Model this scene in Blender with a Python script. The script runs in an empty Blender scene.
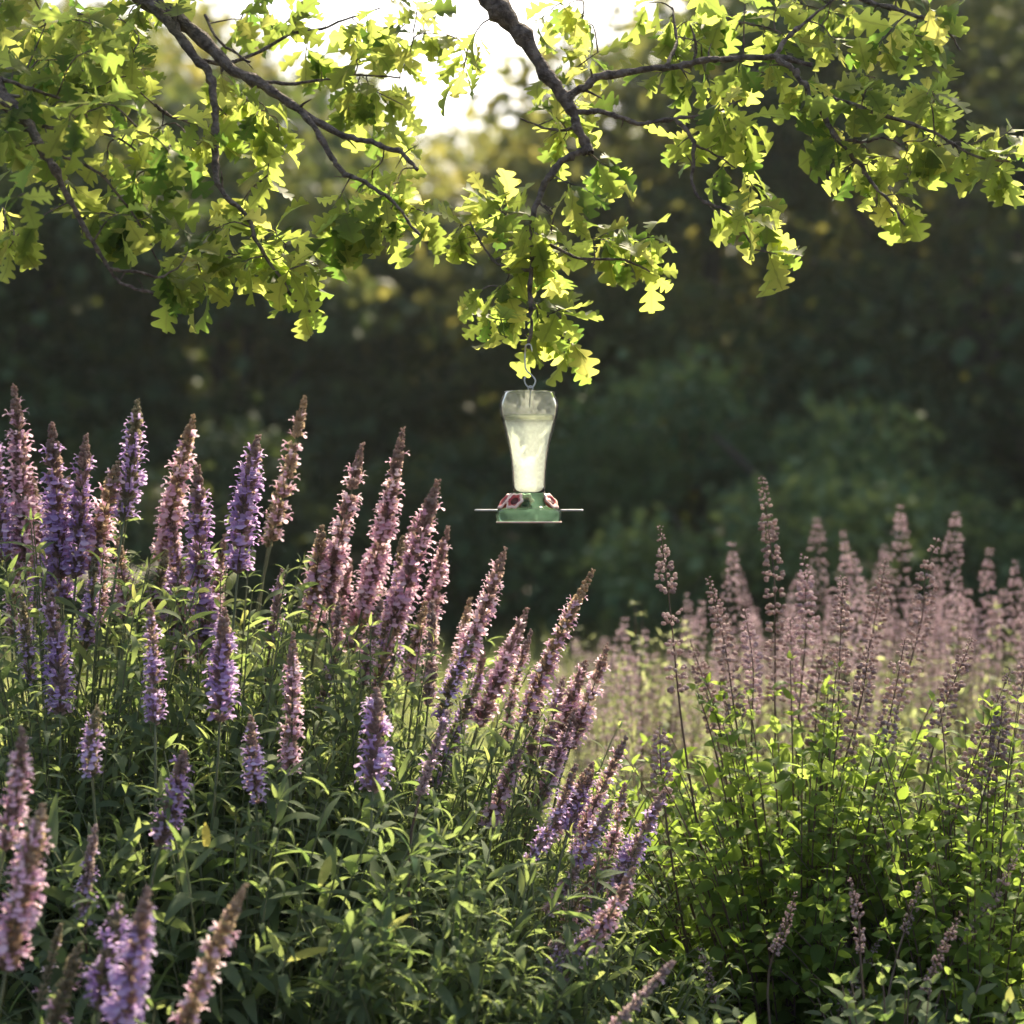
import bpy, math, random
import numpy as np

random.seed(7)
RNG = np.random.default_rng(11)
SC = bpy.context.scene
COL = SC.collection
R = math.radians

# ------------------------------------------------------------------ camera
CAMZ = 1.30
LENS = 63.5
PX = 36.0 / LENS / 1024.0
FOC = 3.0
cam = bpy.data.cameras.new("camera")
cam.lens = LENS
cam.sensor_width = 36.0
cam.sensor_fit = 'HORIZONTAL'
cam.clip_start = 0.05
cam.clip_end = 3000.0
cam.dof.use_dof = True
cam.dof.focus_distance = FOC
cam.dof.aperture_fstop = 2.6
cam_o = bpy.data.objects.new("camera", cam)
COL.objects.link(cam_o)
cam_o.location = (0, 0, CAMZ)
cam_o.rotation_euler = (R(90), 0, 0)
SC.camera = cam_o

# ------------------------------------------------------------------ light
SUN_EL, SUN_AZ = 47.0, 20.0          # degrees; azimuth from +Y (away from the camera) towards +X
world = bpy.data.worlds.new("World")
SC.world = world
world.use_nodes = True
wn = world.node_tree
bg = wn.nodes["Background"]
sky = wn.nodes.new("ShaderNodeTexSky")
sky.sky_type = 'NISHITA'
sky.sun_disc = False
sky.sun_elevation = R(SUN_EL)
sky.sun_rotation = R(SUN_AZ)
sky.dust_density = 6.0
sky.ozone_density = 0.6
wn.links.new(sky.outputs[0], bg.inputs[0])
bg.inputs[1].default_value = 0.145
sun = bpy.data.lights.new("sun", 'SUN')
sun.energy = 5.0
sun.angle = R(0.55)
sun.color = (1.0, 0.86, 0.60)
sun_o = bpy.data.objects.new("sun", sun)
COL.objects.link(sun_o)
sun_o.location = (3, 12, 12)
sun_o.rotation_euler = (R(90 - SUN_EL), 0, R(180 - SUN_AZ) )
SC.view_settings.view_transform = 'Standard'
SC.view_settings.look = 'None'
SC.view_settings.exposure = 1.32
SC.view_settings.gamma = 1.0
SC.cycles.use_denoising = True
SC.cycles.max_bounces = 10
SC.cycles.volume_bounces = 4
SC.cycles.transparent_max_bounces = 16
SC.cycles.caustics_refractive = False
SC.cycles.caustics_reflective = False
SC.cycles.sample_clamp_indirect = 6.0


def W(px, py, d):
    return np.array([(px - 512) * PX * d, d, CAMZ - (py - 512) * PX * d])


# ------------------------------------------------------------------ materials
def new_mat(name):
    m = bpy.data.materials.new(name)
    m.use_nodes = True
    nt = m.node_tree
    nt.nodes.clear()
    out = nt.nodes.new("ShaderNodeOutputMaterial")
    return m, nt, out


def ramp(nt, fac, stops):
    r = nt.nodes.new("ShaderNodeValToRGB")
    el = r.color_ramp.elements
    while len(el) < len(stops):
        el.new(0.5)
    for e, (p, c) in zip(el, stops):
        e.position = p
        e.color = (*c, 1)
    nt.links.new(fac, r.inputs[0])
    return r.outputs[0]


def attr(nt, name="tint"):
    a = nt.nodes.new("ShaderNodeAttribute")
    a.attribute_name = name
    return a.outputs["Fac"]


def noise(nt, scale, detail=4, coord="Object"):
    tc = nt.nodes.new("ShaderNodeTexCoord")
    n = nt.nodes.new("ShaderNodeTexNoise")
    n.inputs["Scale"].default_value = scale
    n.inputs["Detail"].default_value = detail
    nt.links.new(tc.outputs[coord], n.inputs["Vector"])
    return n.outputs["Fac"]


def leaf_mat(name, stops, tstops, trans=0.5, rough=0.45, spec=0.5, vein=0):
    """leaf: reflecting front, light shining through; both vary leaf by leaf with the attribute tint"""
    m, nt, out = new_mat(name)
    t = attr(nt)
    p = nt.nodes.new("ShaderNodeBsdfPrincipled")
    p.inputs["Roughness"].default_value = rough
    p.inputs["Specular IOR Level"].default_value = spec
    nt.links.new(ramp(nt, t, stops), p.inputs["Base Color"])
    tr = nt.nodes.new("ShaderNodeBsdfTranslucent")
    tcol = ramp(nt, t, tstops)
    if vein:
        vf = ramp(nt, attr(nt, "vein"), [(.05, (vein,) * 3), (.13, (0, 0, 0))])
        mv = nt.nodes.new("ShaderNodeMix")
        mv.data_type = 'RGBA'
        nt.links.new(vf, mv.inputs[0])
        nt.links.new(tcol, mv.inputs[6])
        mv.inputs[7].default_value = (.24, .26, .08, 1)
        tcol = mv.outputs[2]
    nt.links.new(tcol, tr.inputs["Color"])
    mx = nt.nodes.new("ShaderNodeMixShader")
    mx.inputs[0].default_value = trans
    nt.links.new(p.outputs[0], mx.inputs[1])
    nt.links.new(tr.outputs[0], mx.inputs[2])
    nt.links.new(mx.outputs[0], out.inputs[0])
    return m


def solid_mat(name, col1, col2, scale=30.0, rough=0.8, bump=0.0, metallic=0.0, bscale=None):
    m, nt, out = new_mat(name)
    p = nt.nodes.new("ShaderNodeBsdfPrincipled")
    p.inputs["Roughness"].default_value = rough
    p.inputs["Metallic"].default_value = metallic
    f = noise(nt, scale)
    nt.links.new(ramp(nt, f, [(0.35, col1), (0.65, col2)]), p.inputs["Base Color"])
    if bump:
        b = nt.nodes.new("ShaderNodeBump")
        b.inputs["Strength"].default_value = bump
        b.inputs["Distance"].default_value = 0.01
        nt.links.new(noise(nt, bscale or scale * 2), b.inputs["Height"])
        nt.links.new(b.outputs[0], p.inputs["Normal"])
    nt.links.new(p.outputs[0], out.inputs[0])
    return m


M = {}
M["oak_leaf"] = leaf_mat("oak_leaf", [(0, (.020, .046, .014)), (.93, (.065, .115, .03)), (.97, (.16, .10, .035))],
                         [(0, (.15, .27, .045)), (.55, (.50, .60, .12)), (.93, (.66, .66, .17)), (.97, (.40, .27, .09))], .62, .5, .14, vein=.45)
M["sage_leaf"] = leaf_mat("sage_leaf", [(0, (.078, .110, .064)), (.85, (.16, .20, .12)), (.93, (.14, .17, .07)), (1, (.42, .30, .04))],
                          [(0, (.17, .27, .07)), (.9, (.42, .50, .16)), (1, (.6, .42, .06))], .52, .7, .10)
M["lime_leaf"] = leaf_mat("lime_leaf", [(0, (.04, .075, .02)), (1, (.085, .15, .03))],
                          [(0, (.24, .36, .03)), (1, (.41, .54, .12))], .55, .55, .16)
M["pale_leaf"] = leaf_mat("pale_leaf", [(0, (.13, .17, .09)), (1, (.24, .27, .15))],
                          [(0, (.34, .42, .15)), (1, (.56, .60, .27))], .5, .6, .2)
M["dark_leaf"] = leaf_mat("dark_leaf", [(0, (.018, .048, .020)), (1, (.046, .095, .038))],
                          [(0, (.08, .13, .03)), (1, (.26, .27, .06))], .35, .6, .25)
M["shrub_leaf"] = leaf_mat("shrub_leaf", [(0, (.028, .070, .030)), (1, (.070, .135, .055))],
                           [(0, (.10, .18, .05)), (1, (.30, .36, .10))], .35, .6, .25)
M["olive_leaf"] = leaf_mat("olive_leaf", [(0, (.026, .048, .016)), (1, (.058, .090, .030))],
                           [(0, (.16, .2, .05)), (1, (.42, .38, .09))], .4, .6, .25)
M["purple"] = leaf_mat("purple_petal", [(0, (.44, .31, .55)), (.6, (.60, .46, .70)), (1, (.78, .66, .84))],
                       [(0, (.48, .31, .60)), (1, (.74, .58, .82))], .55, .6, .2)
M["pink"] = leaf_mat("pink_petal", [(0, (.58, .38, .54)), (.6, (.74, .54, .66)), (1, (.88, .75, .80))],
                     [(0, (.72, .46, .58)), (1, (.90, .74, .78))], .55, .6, .2)
M["calyx_green"] = leaf_mat("green_calyx", [(0, (.15, .15, .10)), (1, (.32, .29, .20))],
                            [(0, (.30, .26, .15)), (1, (.50, .43, .27))], .45, .7, .2)
M["calyx_mauve"] = leaf_mat("mauve_calyx", [(0, (.20, .15, .14)), (1, (.42, .32, .30))],
                            [(0, (.38, .26, .22)), (1, (.62, .47, .38))], .45, .7, .2)
M["calyx_tan"] = leaf_mat("tan_calyx", [(0, (.27, .20, .15)), (1, (.48, .39, .29))],
                          [(0, (.42, .31, .20)), (1, (.66, .54, .38))], .48, .7, .2)
M["calyx_brown"] = leaf_mat("brown_calyx", [(0, (.20, .145, .145)), (1, (.50, .40, .39))],
                            [(0, (.36, .26, .25)), (1, (.68, .55, .52))], .42, .7, .2)
M["calyx_rose"] = leaf_mat("rose_calyx", [(0, (.38, .29, .32)), (1, (.68, .56, .58))],
                           [(0, (.52, .40, .43)), (1, (.80, .68, .70))], .5, .7, .2)
M["stem_green"] = solid_mat("stem_green", (.08, .11, .05), (.14, .15, .08), 60, .7)
M["stem_brown"] = solid_mat("stem_brown", (.07, .045, .035), (.13, .085, .06), 60, .75)
M["bark"] = solid_mat("oak_bark", (.05, .036, .028), (.19, .15, .12), 70, .9, 1.0, bscale=150)
M["dark_bark"] = solid_mat("dark_bark", (.03, .025, .02), (.075, .06, .05), 12, .95, .6)
M["grass"] = leaf_mat("meadow_grass", [(0, (.09, .12, .05)), (1, (.22, .22, .10))],
                      [(0, (.32, .42, .12)), (1, (.56, .58, .24))], .5, .6, .3)
M["soil"] = solid_mat("soil", (.035, .028, .02), (.075, .062, .035), 6, .95, .6)


# ------------------------------------------------------------------ mesh helpers
def smooth_line(pts, n):
    """Catmull-Rom through pts, n samples"""
    P = np.asarray(pts, float)
    if len(P) == 2:
        t = np.linspace(0, 1, n)[:, None]
        return P[0] * (1 - t) + P[1] * t
    A = np.vstack([2 * P[0] - P[1], P, 2 * P[-1] - P[-2]])
    u = np.linspace(0, len(P) - 1 - 1e-9, n)
    i = u.astype(int)
    f = (u - i)[:, None]
    p0, p1, p2, p3 = A[i], A[i + 1], A[i + 2], A[i + 3]
    return .5 * ((2 * p1) + (-p0 + p2) * f + (2 * p0 - 5 * p1 + 4 * p2 - p3) * f * f + (-p0 + 3 * p1 - 3 * p2 + p3) * f ** 3)


def even(P, n):
    s = np.r_[0, np.cumsum(np.linalg.norm(np.diff(P, axis=0), axis=1))]
    u = np.linspace(0, s[-1], n)
    return np.stack([np.interp(u, s, P[:, i]) for i in range(3)], 1)


def hermite(p0, p1, t0, t1, n):
    s = np.linspace(0, 1, n)[:, None]
    return (2 * s ** 3 - 3 * s ** 2 + 1) * p0 + (s ** 3 - 2 * s ** 2 + s) * t0 + (-2 * s ** 3 + 3 * s ** 2) * p1 + (s ** 3 - s ** 2) * t1


def unit(v):
    v = np.asarray(v, float)
    return v / np.maximum(np.linalg.norm(v, axis=-1, keepdims=True), 1e-9)


def frames(D, U):
    """matrices with columns side, along, normal"""
    D = unit(D)
    S = np.cross(D, U)
    bad = np.linalg.norm(S, axis=-1) < 1e-4
    S[bad] = np.cross(D[bad], np.array([1.0, .2, .1]))
    S = unit(S)
    N = np.cross(S, D)
    return np.stack([S, D, N], axis=-1)


class MB:
    def __init__(self):
        self.v, self.f, self.m, self.t, self.e = [], [], [], [], []
        self.n = 0

    def add(self, V, Q, mat=0, tint=0.5, edge=None):
        V = np.asarray(V, float).reshape(-1, 3)
        Q = np.asarray(Q, np.int64).reshape(-1, 4)
        self.v.append(V)
        self.f.append(Q + self.n)
        self.m.append(np.full(len(Q), mat))
        self.t.append(np.broadcast_to(np.asarray(tint, float), (len(V),)).copy())
        self.e.append(np.ones(len(V)) if edge is None else edge)
        self.n += len(V)

    def inst(self, tmpl, mats, offs, scale, mat=0, tint=None):
        V, Q = tmpl[:2]
        K = len(offs)
        if K == 0:
            return
        scale = np.asarray(scale, float)
        if scale.ndim == 0:
            scale = np.full(K, float(scale))
        if scale.ndim == 1:
            scale = np.repeat(scale[:, None], 3, 1)
        P = np.einsum('kij,knj->kni', mats, V[None] * scale[:, None, :]) + offs[:, None, :]
        F = Q[None] + (np.arange(K) * len(V))[:, None, None]
        if tint is None:
            tint = RNG.random(K)
        self.add(P, F, mat, np.repeat(np.broadcast_to(tint, (K,)), len(V)), np.tile(tmpl[2], K) if len(tmpl) > 2 else None)

    def tube(self, P, r, sides=6, mat=0, tint=0.5, cap=True):
        P = np.asarray(P, float)
        n = len(P)
        r = np.broadcast_to(np.asarray(r, float), (n,))
        T = unit(np.gradient(P, axis=0))
        ref = np.array([0.31, -0.9, 0.28])
        X = unit(np.cross(T, ref))
        Y = np.cross(T, X)
        a = np.linspace(0, 2 * np.pi, sides, endpoint=False)
        V = P[:, None] + r[:, None, None] * (np.cos(a)[None, :, None] * X[:, None] + np.sin(a)[None, :, None] * Y[:, None])
        i = np.arange(n - 1)[:, None] * sides
        j = np.arange(sides)[None]
        k = (j + 1) % sides
        Q = np.stack([i + j, i + k, i + sides + k, i + sides + j], -1).reshape(-1, 4)
        V = V.reshape(-1, 3)
        if cap and sides == 6:
            e = (n - 1) * sides
            Q = np.vstack([Q, [[e, e + 1, e + 2, e + 3], [e, e + 3, e + 4, e + 5], [3, 2, 1, 0], [5, 4, 3, 0]]])
        self.add(V, Q, mat, tint)

    def lathe(self, prof, sides=48, mat=0, centre=(0, 0, 0)):
        prof = np.asarray(prof, float)
        a = np.linspace(0, 2 * np.pi, sides, endpoint=False)
        V = np.stack([prof[:, 0, None] * np.cos(a), prof[:, 0, None] * np.sin(a), np.repeat(prof[:, 1, None], sides, 1)], -1) + np.array(centre)
        n = len(prof)
        i = np.arange(n - 1)[:, None] * sides
        j = np.arange(sides)[None]
        k = (j + 1) % sides
        Q = np.stack([i + j, i + k, i + sides + k, i + sides + j], -1).reshape(-1, 4)
        V = V.reshape(-1, 3)
        c = V.mean(0)
        if np.einsum('ij,ij->i', V[Q[:, 0]] - c, np.cross(V[Q[:, 1]] - V[Q[:, 0]], V[Q[:, 2]] - V[Q[:, 0]]) + np.cross(V[Q[:, 2]] - V[Q[:, 0]], V[Q[:, 3]] - V[Q[:, 0]])).sum() < 0:
            Q = Q[:, ::-1]
        self.add(V, Q, mat)

    def build(self, name, mats, parent=None, origin=(0, 0, 0), smooth=True):
        V = np.vstack(self.v) - np.asarray(origin, float)
        Q = np.vstack(self.f)
        me = bpy.data.meshes.new(name)
        me.vertices.add(len(V))
        me.vertices.foreach_set("co", V.astype(np.float32).ravel())
        me.loops.add(Q.size)
        me.loops.foreach_set("vertex_index", Q.astype(np.int32).ravel())
        me.polygons.add(len(Q))
        me.polygons.foreach_set("loop_start", np.arange(0, Q.size, 4, dtype=np.int32))
        me.polygons.foreach_set("loop_total", np.full(len(Q), 4, np.int32))
        me.polygons.foreach_set("material_index", np.concatenate(self.m).astype(np.int32))
        me.polygons.foreach_set("use_smooth", np.full(len(Q), smooth))
        at = me.attributes.new("tint", 'FLOAT', 'POINT')
        at.data.foreach_set("value", np.concatenate(self.t).astype(np.float32))
        at = me.attributes.new("vein", 'FLOAT', 'POINT')
        at.data.foreach_set("value", np.concatenate(self.e).astype(np.float32))
        me.update(calc_edges=True)
        me.validate()
        if not isinstance(mats, (list, tuple)):
            mats = [mats]
        for m in mats:
            me.materials.append(m)
        o = bpy.data.objects.new(name, me)
        COL.objects.link(o)
        if parent is not None:
            o.parent = parent
        else:
            o.location = origin
        return o


def thing(name, label, cat, loc, group=None):
    o = bpy.data.objects.new(name, None)
    o.empty_display_size = 0.1
    COL.objects.link(o)
    o.location = loc
    tag(o, label, cat, group)
    return o


def tag(o, label=None, cat=None, group=None, kind=None):
    if label:
        o["label"] = label
    if cat:
        o["category"] = cat
    if group:
        o["group"] = group
    if kind:
        o["kind"] = kind
    return o


# ------------------------------------------------------------------ leaf and flower templates
def blade(halfw, steps, droop=0.4, fold=0.25, wave=0.0, fwd=None, twist=0.0):
    """unit-length blade along +Y, half width halfw(t), 3 vertices per step"""
    t = np.linspace(0, 1, steps + 1)
    w = np.array([halfw(x) for x in t])
    ang = droop * t
    dy = np.cumsum(np.r_[0, np.cos(ang[1:]) / steps])
    dz = np.cumsum(np.r_[0, -np.sin(ang[1:]) / steps])
    f = np.zeros_like(t) if fwd is None else np.array([fwd(x) for x in t])
    V = []
    for i in range(steps + 1):
        wz = wave * math.sin(t[i] * 17)
        cs, sn = math.cos(twist * t[i]), math.sin(twist * t[i])
        for s in (-1, 0, 1):
            x, z = s * w[i], abs(s) * (w[i] * fold + (wz if s > 0 else -wz))
            V.append((x * cs - z * sn, dy[i] + abs(s) * f[i], dz[i] + x * sn + z * cs))
    Q = []
    for i in range(steps):
        a = i * 3
        Q += [(a, a + 1, a + 4, a + 3), (a + 1, a + 2, a + 5, a + 4)]
    return np.array(V), np.array(Q), np.tile([1., 0., 1.], steps + 1)


def lance(t, w):
    return w * (math.sin(math.pi * min(1, t * .92 + .08) ** .8) ** .85) * (0.15 if t == 0 else 1) if t < 1 else 0.001


LANCE = [blade(lambda t, w=w: lance(t, w), 6, d, .3, .006, twist=tw) for w, d, tw in
         ((.09, .6, .2), (.11, 1.1, -.3), (.09, 1.6, .4), (.125, 2.0, -.2), (.10, .4, .2), (.085, 2.5, .3))]
OVATE = [blade(lambda t, w=w: lance(t, w), 6, d, .25, .01, twist=tw) for w, d, tw in
         ((.26, .5, .2), (.30, 1.0, -.2), (.27, 1.5, .1), (.24, .2, -.1))]


def oak_w(t, ph, dep, nl):
    if t < .11:
        return .012
    if t >= 1:
        return .02
    u = (t - .11) / .89
    env = .06 + .27 * math.sin(math.pi * u ** 1.45) ** .8
    dip = (.5 - .5 * math.cos(2 * math.pi * (u * nl + ph))) ** 2.2
    return max(.014, env * (1 - dep * dip) * (1 if u < .93 else math.sqrt(max(0, 1 - ((u - .93) / .07) ** 2)) * .6 + .4))


OAK = []
for ph, dep, dr, fo, tw, nl in ((.45, .62, .5, .15, .2, 4), (.5, .55, .9, .25, -.3, 4.3), (.4, .66, -.3, .2, .1, 3.7), (.55, .6, 1.3, .1, .4, 4), (.4, .64, .2, .3, -.5, 3.4), (.5, .6, 1.0, .35, .3, 3.6)):
    OAK.append(blade(lambda t: oak_w(t, ph, dep, nl), 30, dr, fo, .010,
                     fwd=lambda t: .10 * oak_w(t, ph, dep, nl) / .3 if t > .12 else 0, twist=tw))
TINY = (np.array([(-.5, .45, .06), (0, 0, 0), (.5, .55, .06), (0, 1, -.1)]), np.array([(0, 1, 2, 3)]))


def revolve(prof, sides=6):
    prof = np.asarray(prof, float)
    a = np.linspace(0, 2 * np.pi, sides, endpoint=False)
    V = np.stack([prof[:, 1, None] * np.cos(a), np.repeat(prof[:, 0, None], sides, 1), prof[:, 1, None] * np.sin(a)], -1).reshape(-1, 3)
    i = np.arange(len(prof) - 1)[:, None] * sides
    j = np.arange(sides)[None]
    k = (j + 1) % sides
    return V, np.stack([i + j, i + k, i + sides + k, i + sides + j], -1).reshape(-1, 4)


CALYX = revolve([(0, .08), (.25, .2), (.7, .21), (1, .32)], 6)
BEAD = revolve([(0, .1), (.25, .36), (.6, .42), (.9, .3), (1.0, .05)], 6)
BEAD_FAR = revolve([(0, .1), (.5, .45), (1.0, .05)], 5)


def make_corolla():
    V, Q = revolve([(0, .07), (.45, .13), (.6, .17)], 6)
    V, Q = list(map(tuple, V)), list(map(tuple, Q))
    for sgn, curve, wid in ((1, [(.55, .12), (.75, .26), (.95, .30), (1.05, .22)], [.12, .17, .17, .08]),
                            (-1, [(.55, -.10), (.72, -.2), (.88, -.38), (.9, -.56)], [.12, .2, .34, .2])):
        b = len(V)
        for (y, z), w in zip(curve, wid):
            V += [(-w, y, z + .04 * sgn * -1), (0, y, z), (w, y, z + .04 * sgn * -1)]
        for i in range(3):
            a = b + i * 3
            Q += [(a, a + 1, a + 4, a + 3), (a + 1, a + 2, a + 5, a + 4)]
    return np.array(V), np.array(Q)


COROLLA = make_corolla()
UP = np.array([0., 0., 1.])


def axis_frame(P):
    T = unit(np.gradient(P, axis=0))
    X = unit(np.cross(T, np.array([.2, -.95, .1])))
    return T, X, np.cross(T, X)


# ------------------------------------------------------------------ flower spikes
def sage_spike(plant, base, ground, tip, wid, style, depth, bend=0.0):
    """one flower stalk of a purple sage: stalk and calyces in one mesh, blossoms in a second below it"""
    pet, cal, bloom = {'P': ("purple", "calyx_mauve", .72), 'V': ("purple", "calyx_green", .58), 'K': ("pink", "calyx_tan", .58),
                       'T': ("pink", "calyx_tan", .34), 'N': ("pink", "calyx_mauve", .72), 'D': ("purple", "calyx_brown", .22),
                       'B': ("pink", "calyx_brown", .10), 'G': ("pink", "calyx_green", .12)}[style]
    dj = RNG.uniform(-.09, .09)
    B = W(base[0], base[1], depth + dj + RNG.uniform(-.03, .03))
    T = W(tip[0], tip[1], depth + dj + RNG.uniform(-.05, .05))
    w = wid * RNG.uniform(.74, .93) * PX * depth / 2
    L = np.linalg.norm(T - B)
    mid = (B + T) / 2 + np.array([bend * L, RNG.uniform(-.02, .02), 0]) + np.array([RNG.uniform(-.02, .02) * L, 0, 0])
    ax = smooth_line([B, mid, T], 40)
    mb, bl = MB(), MB()
    dirb = unit(ax[2] - ax[0])
    G = np.array(ground, float)
    stalk = hermite(G, B, np.array([0, 0, 1.1]) * np.linalg.norm(B - G), dirb * np.linalg.norm(B - G) * .8, 14)
    line = np.vstack([stalk[:-1], ax])
    mb.tube(line, np.r_[np.linspace(.0032, .0022, len(stalk) - 1), np.linspace(.002, .0007, len(ax))], 5, 0, .5)
    Tn, X, Y = axis_frame(ax)
    nw = max(8, int(L / (.0088 * (0.75 + .25 * w / .028))))
    u_ = np.linspace(0.0, 1.0, int(nw * 1.12))
    ts = np.where(u_ < .7, u_ * 1.13, 1 - (1 - .791) * ((1 - u_) / .3) ** 1.25)
    nw = len(ts)
    gap = RNG.random(nw)
    tm = RNG.uniform(.35, .7)
    for i, t in enumerate(ts):
        k = min(39, int(t * 39))
        tipk = 1 - .35 * max(0, (t - .9) / .1)
        prof = (.72 + .28 * min(1, t * 5)) * (1 - .38 * t) if t < .86 else (1 - .38 * .86) * (.86 - .42 * (t - .86) / .14)
        wr = w * prof
        if t > .04 and gap[i] < .06 and t < .7:
            continue
        nf = int(RNG.integers(8, 12)) if t < .86 else int(RNG.integers(5, 8))
        ang = np.linspace(0, 2 * np.pi, nf, endpoint=False) + RNG.uniform(0, 6) + RNG.normal(0, .15, nf)
        rad = np.cos(ang)[:, None] * X[k] + np.sin(ang)[:, None] * Y[k]
        el = RNG.uniform(.45, .85, nf) if t < .86 else RNG.uniform(.45, .9, nf) + max(0, t - .93) * 6
        D = unit(rad * np.cos(el)[:, None] + Tn[k] * np.sin(el)[:, None] + RNG.normal(0, .10, (nf, 3)))
        cl = np.clip(wr * .54, .0062 * tipk, .0120) * RNG.uniform(.85, 1.2, nf)
        O = ax[k] + rad * (wr * (.10 if t < .86 else .24)) + Tn[k] * RNG.normal(0, .0022, nf)[:, None]
        mb.inst(CALYX if t < .85 else BEAD, frames(D, np.tile(UP, (nf, 1))), O, np.stack([cl * 1.05, cl, cl * 1.05], 1), 1,
                np.clip(RNG.normal(tm, .25, nf), 0, 1))
        # blossoms
        pr = bloom * (1.0 if t < .55 else 1 - (t - .55) / .38)
        sel = RNG.random(nf) < pr
        if t < .91 and sel.any():
            ns = sel.sum()
            cs = np.clip(wr * .68, .008, .0185) * RNG.uniform(.75, 1.3, ns)
            D2 = unit(D[sel] + RNG.normal(0, .16, (ns, 3)) - UP * .12)
            O2 = O[sel] + D[sel] * cl[sel][:, None] * .72
            bl.inst(COROLLA, frames(D2, np.tile(UP, (ns, 1))), O2, np.stack([cs * 1.1, cs, cs], 1), 0,
                    np.clip(RNG.normal(tm, .28, ns), 0, 1))
    o = mb.build("flower_spike", [M["stem_green"] if style != 'D' else M["stem_brown"], M[cal]], plant, plant.location)
    if bl.n:
        bl.build("blossoms", [M[pet]], o, plant.location)
    return o


def seed_spike(plant, base, ground, tip, wid, style, depth, far=False, dj=None, sep=1.0):
    """a dried flower stalk: whorls of round calyces set apart along a thin dark stem"""
    if dj is None:
        dj = RNG.uniform(-.12, .12)
    B = W(base[0], base[1], depth + dj)
    T = W(tip[0], tip[1], depth + dj + RNG.uniform(-.05, .05))
    w = wid * PX * depth / 2
    L = np.linalg.norm(T - B)
    mid = (B + T) / 2 + np.array([RNG.uniform(-.035, .035) * L, RNG.uniform(-.02, .02), 0])
    if L > .3:
        top = T + (B - T) * .22 + np.array([.006 * RNG.choice([-1, 1]), 0, 0])
        ax = smooth_line([B, mid, top, T], 40)
    else:
        ax = smooth_line([B, mid, T], 40)
    ax = even(ax, 40)
    mb = MB()
    G = np.array(ground, float)
    stalk = hermite(G, B, np.array([0, 0, 1.1]) * np.linalg.norm(B - G), unit(ax[2] - ax[0]) * np.linalg.norm(B - G) * .8, 14)
    mb.tube(np.vstack([stalk[:-1], ax]), np.r_[np.linspace(.0034, .0020, len(stalk) - 1), np.linspace(.0018, .0007, len(ax))], 5, 0, .5)
    Tn, X, Y = axis_frame(ax)
    ts = [1.0]
    step = .0098 / L * sep
    while ts[-1] > 0.02:
        ts.append(ts[-1] - step * RNG.uniform(.85, 1.15))
        step = min(step * 1.035, .0165 / L * sep)
    pr = RNG.random()
    tm = RNG.uniform(.3, .72)
    for t in ts:
        if RNG.random() < .07 and t < .9:
            continue
        t = max(0, t)
        k = min(39, int(t * 39))
        wr = w * (.36 + .64 * min(1, (1 - t) * 3.2)) * RNG.uniform(.85, 1.12)
        nf = int(RNG.integers(5, 8)) if far or t > .85 else int(RNG.integers(8, 12))
        ang = np.linspace(0, 2 * np.pi, nf, endpoint=False) + RNG.uniform(0, 6) + RNG.normal(0, .22, nf)
        rad = np.cos(ang)[:, None] * X[k] + np.sin(ang)[:, None] * Y[k]
        el = RNG.uniform(.1, .6, nf)
        D = unit(rad * np.cos(el)[:, None] + Tn[k] * np.sin(el)[:, None])
        cl = np.clip(wr * .46, .0032, .0085) * RNG.uniform(.8, 1.2, nf)
        O = ax[k] + rad * np.maximum(.001, wr - cl)[:, None] * RNG.uniform(.55, 1, nf)[:, None] + Tn[k] * RNG.normal(0, .0022, nf)[:, None]
        mb.inst(BEAD_FAR if far else BEAD, frames(D, np.tile(UP, (nf, 1))), O, np.stack([cl, cl, cl], 1), 1,
                np.clip(RNG.normal(tm, .27, nf), 0, 1))
    return mb.build("flower_spike", [M["stem_brown"], M["calyx_rose" if style == 'R' else "calyx_brown"]], plant, plant.location)


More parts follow.
